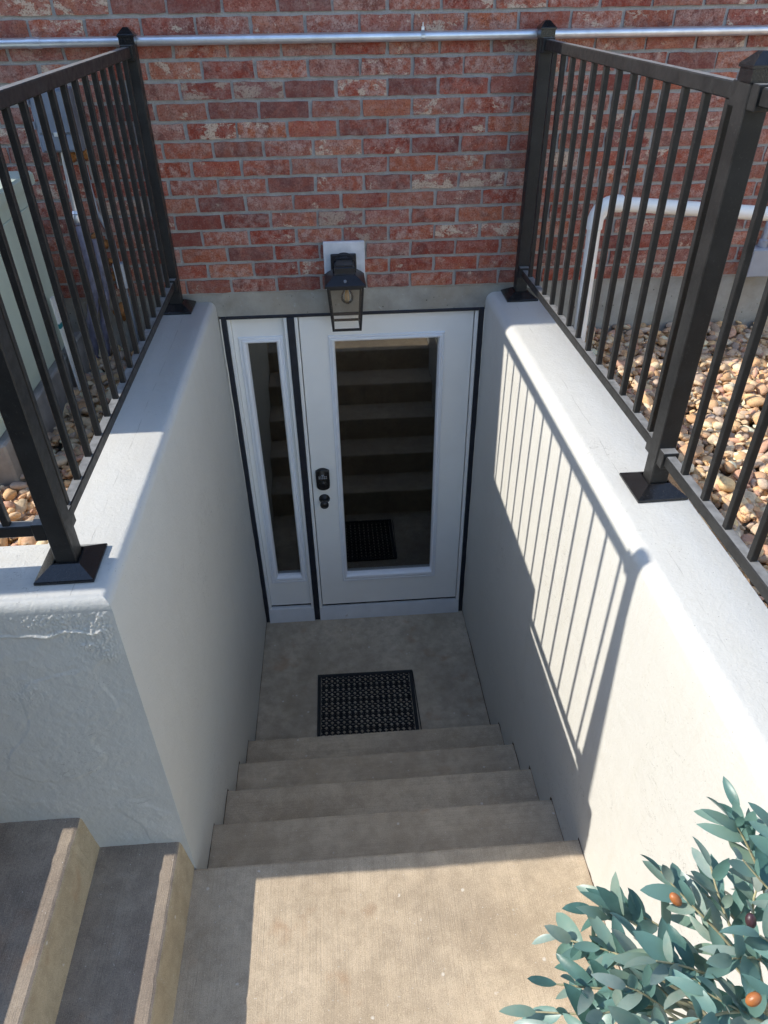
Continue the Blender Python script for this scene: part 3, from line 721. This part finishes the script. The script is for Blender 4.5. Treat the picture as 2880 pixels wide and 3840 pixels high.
# ---------------------------------------------------------------- meter box, lines and foam on the left wall
mb = tag(empty('meter_box', (-.94, 0, 2.955)), 'blue grey electric box on the brick wall behind the left railing', 'electric box')
at(boxobj('box', (-1.022, -.852, -.085, -.009, 2.955, 3.192), 'meter_grey', bev=.004), mb)
at(boxobj('cover', (-1.012, -.862, -.094, -.086, 3.03, 3.185), 'meter_grey', bev=.003), mb)
at(boxobj('cover', (-1.012, -.862, -.092, -.086, 2.962, 3.022), 'meter_grey', bev=.003), mb)
for z in (3.06, 3.15): at(tubeobj('hinge', [(-1.026, -.088, z - .014), (-1.026, -.088, z + .014)], .006, 'meter_grey', None, 8), mb)
at(boxobj('latch', (-.95, -.93, -.102, -.094, 3.018, 3.034), 'galvanised', bev=.001), mb)
cn = tag(empty('flexible_conduit', (-.96, -.05, 2.02)), 'thin silvery conduit dropping from the electric box into purple insulation', 'conduit')
at(tubeobj('pipe', [(-.945, -.05, 2.955), (-.95, -.05, 2.88), (-.958, -.05, 2.70)], .0125, 'galvanised', None, 12), cn)
at(tubeobj('fitting', [(-.958, -.05, 2.712), (-.9585, -.05, 2.700), (-.9587, -.05, 2.694), (-.959, -.05, 2.682), (-.9595, -.05, 2.66), (-.960, -.05, 2.65)], [.013, .019, .015, .019, .019, .013], 'galvanised', None, 12), cn)
def wrap(name, a, b, r, m, par, bend):
    n = 26; pts = []; rs = []
    for k in range(n + 1):
        t = k / n; p = Vector(a).lerp(Vector(b), t) + Vector((math.sin(t * 5) * bend, -math.sin(t * math.pi) * bend, 0)); pts.append(p); rs.append(r * (1 + .13 * math.sin(k * 2.3) + rnd.uniform(-.08, .08)))
    o = tubeobj(name, pts, rs, m, None, 10, 80); at(o, par)
wrap('insulation_sleeve', (-.958, -.055, 2.645), (-1.0, -.10, 1.99), .026, 'insulation', cn, .03)
wrap('insulation_sleeve', (-.905, -.05, 2.585), (-.955, -.09, 1.99), .023, 'insulation', cn, .02)
fo = tag(empty('foam_sealant', (-.89, -.02, 2.23)), 'orange expanding foam dabbed round the pipes on the left of the wall', 'foam')
for (x, z, r_) in ((-.905, 2.575, .026), (-.872, 2.55, .018), (-.868, 2.47, .014), (-.868, 2.40, .020), (-.868, 2.225, .040), (-.925, 2.935, .026), (-.865, 2.935, .02)):
    bm = bmesh.new(); bmesh.ops.create_icosphere(bm, subdivisions=3, radius=r_)
    for v in bm.verts: v.co *= 1 + .22 * math.sin(v.co.x * 170 + x * 90) * math.sin(v.co.z * 150 + z * 50) + .1 * math.sin(v.co.y * 300)
    bmesh.ops.translate(bm, verts=bm.verts, vec=(x, -.012 if z < 2.9 else -.02, z)); at(bmobj('blob', bm, 'foam_orange', None, True), fo)
jb = tag(empty('junction_box', (-.83, 0, 2.34)), 'small pale grey junction box low on the brick behind the left railing', 'electric box')
at(boxobj('box', (-.853, -.800, -.045, -.009, 2.345, 2.468), 'grey_plastic', bev=.004), jb)
at(boxobj('cover', (-.850, -.803, -.049, -.0455, 2.349, 2.464), 'lamp_board', bev=.002), jb)
at(tubeobj('conduit', [(-.880, -.022, 2.953), (-.872, -.022, 2.70), (-.845, -.022, 2.62), (-.829, -.022, 2.56), (-.828, -.022, 2.466)], .0085, 'grey_plastic', None, 10), jb)
at(tubeobj('conduit', [(-.822, -.022, 2.346), (-.818, -.022, 2.0)], .0085, 'grey_plastic', None, 10), jb)
sk = tag(empty('marker_stake', (-1.0, -.5, 2.0)), 'white marker stake with a teal mark leaning on the green cabinet', 'stake')
bm = bmesh.new(); loft(bm, [[(-.985 + sx * .004, -.50 + sy * .017, 1.99) for sx, sy in ((-1, -1), (1, -1), (1, 1), (-1, 1))], [(-1.012 + sx * .004, -.46 + sy * .017, 2.46) for sx, sy in ((-1, -1), (1, -1), (1, 1), (-1, 1))]])
at(bmobj('stick', bm, 'pvc_white'), sk)
bm = bmesh.new(); loft(bm, [[(-1.0045 + sx * .0045, -.4715 + sy * .0175, 2.33) for sx, sy in ((-1, -1), (1, -1), (1, 1), (-1, 1))], [(-1.0055 + sx * .0045, -.4700 + sy * .0175, 2.35) for sx, sy in ((-1, -1), (1, -1), (1, 1), (-1, 1))]])
at(bmobj('mark', bm, 'teal_ink'), sk)

# ---------------------------------------------------------------- right side: plastic pipe and box
pv = tag(empty('plastic_pipe', (1.355, -.36, 2.0)), 'bent white plastic pipe rising from gravel behind the right railing', 'pipe')
at(tubeobj('riser', [(1.362, -.36, 1.98), (1.348, -.36, 2.665)], .0300, 'pvc_white', None, 24), pv)
el_ = [(1.3482 + .075 * (1 - math.cos(a)) + 0.0, -.36, 2.672 + .075 * math.sin(a)) for a in [math.pi / 2 * k / 8 for k in range(9)]]
at(tubeobj('elbow', [(1.348, -.36, 2.640), (1.348, -.36, 2.644)] + el_ + [(1.452, -.36, 2.7455)], [.031] + [.0355] * 10 + [.0355], 'pvc_white', None, 24), pv)
at(tubeobj('crossbar', [(1.42, -.36, 2.747), (3.4, -.36, 2.570)], .0300, 'pvc_white', None, 24), pv)
gb = tag(empty('junction_box', (2.36, 0, 2.29)), 'grey plastic junction box under the white pipe at the right edge', 'electric box')
at(boxobj('box', (2.270, 2.390, -.085, -.009, 2.305, 2.445), 'grey_plastic', bev=.006), gb)
at(boxobj('cover', (2.274, 2.386, -.091, -.0855, 2.309, 2.441), 'grey_plastic', bev=.003), gb)
at(tubeobj('conduit', [(2.335, -.045, 2.44), (2.335, -.045, 2.62), (2.335, -.03, 2.655), (2.335, .01, 2.665)], .0135, 'grey_plastic', None, 12), gb)
at(tubeobj('hub', [(2.335, -.045, 2.443), (2.335, -.045, 2.449), (2.335, -.045, 2.478), (2.335, -.045, 2.482)], [.021, .0225, .0225, .018], 'grey_plastic', None, 14), gb)

# ---------------------------------------------------------------- gravel
def pebbles(name, area, skip, label, seed, dens):
    g = np.random.default_rng(seed)
    # icosphere template, level 1
    bm = bmesh.new(); bmesh.ops.create_icosphere(bm, subdivisions=2, radius=1.0)
    tv = np.array([v.co[:] for v in bm.verts]); tf = np.array([[v.index for v in f.verts] for f in bm.faces]); bm.free()
    pal = np.array([(.58, .34, .14), (.62, .44, .23), (.68, .53, .33), (.50, .27, .11), (.42, .22, .11), (.56, .39, .23), (.47, .36, .26), (.38, .26, .18), (.46, .22, .15), (.62, .32, .13), (.36, .28, .23), (.72, .61, .44), (.66, .41, .18), (.60, .43, .26)])
    x0, x1, y0, y1 = area; n = int((x1 - x0) * (y1 - y0) * dens)
    V = []; F = []; Cc = []; cnt = 0
    for layer, (frac, zb) in enumerate(((.55, 1.992), (1.0, 2.014), (.42, 2.036))):
        for _ in range(int(n * frac)):
            x = g.uniform(x0, x1); y = g.uniform(y0, y1)
            if skip(x, y): continue
            s = g.lognormal(-4.18, .36); s = min(max(s, .007), .034)
            sc = s * np.array([g.uniform(1.0, 1.55), g.uniform(.75, 1.1), g.uniform(.5, .8)])
            v = tv + .22 * np.sin(tv[:, [1, 2, 0]] * g.uniform(1.6, 3.2) + g.uniform(0, 6.3, 3)) + .08 * np.sin(tv[:, [2, 0, 1]] * 5 + g.uniform(0, 6.3, 3))
            v = v * sc
            a = g.uniform(0, 6.283); b, c_ = g.normal(0, .3, 2)
            Rz = np.array([[math.cos(a), -math.sin(a), 0], [math.sin(a), math.cos(a), 0], [0, 0, 1]])
            Rx = np.array([[1, 0, 0], [0, math.cos(b), -math.sin(b)], [0, math.sin(b), math.cos(b)]])
            Ry = np.array([[math.cos(c_), 0, math.sin(c_)], [0, 1, 0], [-math.sin(c_), 0, math.cos(c_)]])
            v = v @ (Rz @ Ry @ Rx).T + np.array([x, y, zb + g.uniform(-.008, .010) + .012 * math.sin(x * 3.1) * math.sin(y * 2.7)])
            V.append(v); F.append(tf + cnt); cnt += len(tv)
            col = (pal[g.integers(len(pal))] * .68 + np.array([.64, .48, .33]) * .32) * g.uniform(.95, 1.4); Cc.append(np.repeat(np.append(np.clip(col, 0, .8), 1.0)[None], len(tv), 0))
    V = np.concatenate(V); F = np.concatenate(F); Cc = np.concatenate(Cc)
    me = bpy.data.meshes.new(name)
    me.vertices.add(len(V)); me.vertices.foreach_set('co', V.ravel()); me.loops.add(F.size); me.loops.foreach_set('vertex_index', F.ravel().astype(np.int32))
    me.polygons.add(len(F)); me.polygons.foreach_set('loop_start', np.arange(0, F.size, 3, dtype=np.int32)); me.polygons.foreach_set('loop_total', np.full(len(F), 3, dtype=np.int32))
    me.update(calc_edges=True); me.validate()
    at_ = me.color_attributes.new('stone', 'FLOAT_COLOR', 'POINT'); at_.data.foreach_set('color', Cc.ravel())
    o = link(name, me, 'pebble', None, True); o['kind'] = 'stuff'; o['label'] = label; o['category'] = 'gravel'; return o
pebbles('gravel', (-2.6, -.675, -1.885, -.01), lambda x, y: x < CX + .02 and CY0 - .02 < y < CY1 + .03, 'tan river gravel round the green cabinet behind the left wall', 3, 1250)
pebbles('gravel', (1.245, 3.6, -3.2, -.01), lambda x, y: False, 'tan river gravel behind the right stair wall', 4, 1250)

# ---------------------------------------------------------------- potted olive tree in the corner nearest the viewer
pot = tag(empty('planter', (.80, -3.36, ZL)), 'dark round planter holding the olive tree on the landing', 'planter')
cyl = lambda prof, n=36: [[(.80 + r * math.cos(2 * math.pi * k / n), -3.36 + r * math.sin(2 * math.pi * k / n), z) for k in range(n)] for r, z in prof]
bm = bmesh.new(); loft(bm, cyl([(.095, ZL + .002), (.10, ZL + .005), (.135, ZL + .27), (.145, ZL + .275), (.145, ZL + .31), (.132, ZL + .31), (.128, ZL + .26)]), True, True); at(bmobj('pot', bm, 'planter_clay', None, True, 45), pot)
bm = bmesh.new(); loft(bm, cyl([(.128, ZL + .262), (.06, ZL + .272), (.01, ZL + .274)]), False, True); at(bmobj('soil', bm, 'soil'), pot)
tree = tag(empty('olive_tree', (.80, -3.36, ZL + .27)), 'leafy olive tree with blue green leaves in the lower right corner', 'tree')
H0 = Vector((.835, -3.27, 2.14))
at(tubeobj('trunk', [(.80, -3.36, ZL + .25), (.79, -3.355, 1.6), (.815, -3.32, 1.9), H0], [.017, .015, .0125, .010], 'bark', None, 10, 80), tree)
TIPS = [(.45, -3.071, 2.364), (.509, -3.052, 2.421), (.558, -3.029, 2.39), (.612, -3.04, 2.498), (.663, -3.069, 2.554), (.708, -3.012, 2.583), (.758, -2.969, 2.533), (.74, -3.057, 2.64), (.397, -3.164, 2.351),
        (.424, -3.154, 2.414), (.486, -3.112, 2.334), (.496, -3.119, 2.423), (.532, -3.139, 2.504), (.406, -3.21, 2.413), (.582, -3.125, 2.563), (.68, -3.034, 2.434), (.683, -3.092, 2.627), (.745, -3.08, 2.542),
        (.628, -3.155, 2.617), (.534, -3.187, 2.542), (.493, -3.199, 2.502), (.465, -3.211, 2.458), (.569, -3.198, 2.607), (.638, -3.19, 2.56), (.653, -3.194, 2.636), (.528, -3.244, 2.564), (.59, -3.229, 2.548),
        (.615, -3.257, 2.618), (.495, -3.25, 2.508), (.548, -3.27, 2.541), (.585, -3.289, 2.583), (.649, -3.281, 2.557), (.439, -3.218, 2.374), (.799, -3.022, 2.502), (.589, -3.111, 2.309), (.697, -3.074, 2.364), (.783, -3.041, 2.384), (.643, -3.128, 2.322)]
def leaf_mesh(seed):
    g = random.Random(seed); n = 7; L = g.uniform(.042, .066); W = L * g.uniform(.15, .205); curl = g.uniform(-.35, .75); fold = g.uniform(.12, .4); tw = g.uniform(-.5, .5)
    vs = []; fs = []
    for i in range(n + 1):
        t = i / n; w_ = W * (math.sin(math.pi * min(1, t * .95 + .03)) ** .62) * (1.08 - .16 * t) if 0 < i < n else (.0012 if i == 0 else .0004)
        x = L * t; z = -curl * L * t * t; a = tw * t
        for s in (-1, 0, 1):
            yy = s * w_; zz = abs(s) * w_ * fold; vs.append((x, yy * math.cos(a) - zz * math.sin(a), z + yy * math.sin(a) + zz * math.cos(a)))
    for i in range(n):
        for s in range(2): fs.append((i * 3 + s, i * 3 + s + 3, i * 3 + s + 4, i * 3 + s + 1))
    me = bpy.data.meshes.new('leaf'); me.from_pydata(vs, [], fs); me.update(); me.materials.append(M['leaf']); me.shade_smooth(); return me
LEAF = [leaf_mesh(50 + k) for k in range(9)]
gl = random.Random(21); ALL = []; inv = Matrix.Translation(-Vector(tree.location))
for bi, tip in enumerate([t_ for k_, t_ in enumerate(TIPS) if k_ not in (14, 18, 22, 25, 27, 30, 32)]):
    tip = H0.lerp(Vector(tip), .92 if bi < 24 else .97); side_ = Vector((gl.uniform(-1, 1), gl.uniform(-1, 1), gl.uniform(-.2, .5))) * .05
    P = []
    for k in range(13):
        t = k / 12; P.append(H0.lerp(tip, t) + side_ * math.sin(t * math.pi) + Vector((0, 0, .07 * math.sin(t * math.pi))) + Vector((math.sin(t * 9 + bi), math.cos(t * 8 + bi), 0)) * .004)
    at(tubeobj('branch', P, [.0042 * (1 - .72 * k / 12) for k in range(13)], 'stem', None, 6, 80), tree)
    for q in range(10):
        t = 1.0 if q == 0 else 1.0 - .062 * ((q + 1) // 2) - gl.uniform(0, .02)
        i = min(11, int(t * 12)); p = P[i].lerp(P[i + 1], t * 12 - i); d = (P[min(12, i + 1)] - P[max(0, i - 1)]).normalized()
        ref = Vector((0, 0, 1)); u = d.cross(ref).normalized(); v_ = u.cross(d)
        phi = (0 if q % 2 else math.pi) + ((q + 1) // 2) * 1.35 + gl.uniform(-.6, .6); sp = gl.uniform(.4, 1.15) if q else .1
        xdir = (d * math.cos(sp) + (u * math.cos(phi) + v_ * math.sin(phi)) * math.sin(sp)); xdir.z += gl.uniform(-.25, .3); xdir.normalize()
        zref = Vector((gl.uniform(-.9, .5), gl.uniform(-.8, .5), 1)); ydir = zref.cross(xdir).normalized(); zdir = xdir.cross(ydir)
        s = gl.uniform(.72, 1.22) * (0.75 if q < 2 else 1.0)
        Mx = Matrix((xdir, ydir, zdir)).transposed().to_4x4() @ Matrix.Scale(s, 4); Mx.translation = p
        ALL.append((LEAF[gl.randrange(9)], Mx))
for me, Mx in ALL[:300]:
    o = bpy.data.objects.new('leaf', me); COL.objects.link(o); o.parent = tree; o.matrix_basis = inv @ Mx
V = []; Fc = []
for me, Mx in ALL[300:]:
    b0 = len(V); V += [tuple(Mx @ v.co) for v in me.vertices]; Fc += [tuple(b0 + i for i in p.vertices) for p in me.polygons]
me = bpy.data.meshes.new('foliage'); me.from_pydata(V, [], Fc); me.update()
at(link('foliage', me, 'leaf', None, True), tree)['kind'] = 'stuff'
for (x, y, z, m) in ((.606, -3.128, 2.535, 'olive_brown'), (.622, -3.269, 2.60, 'olive_brown'), (.512, -3.192, 2.455, 'olive_brown'), (.667, -3.182, 2.585, 'olive_dark')):
    bm = bmesh.new(); bmesh.ops.create_uvsphere(bm, u_segments=14, v_segments=9, radius=.0078); bmesh.ops.scale(bm, verts=bm.verts, vec=(.85, .85, 1.25))
    bmesh.ops.transform(bm, matrix=Matrix.Translation((x, y, z)) @ Matrix.Rotation(gl.uniform(-1, 1), 4, 'X') @ Matrix.Rotation(gl.uniform(-1, 1), 4, 'Y'), verts=bm.verts); at(bmobj('olive', bm, m, None, True), tree)
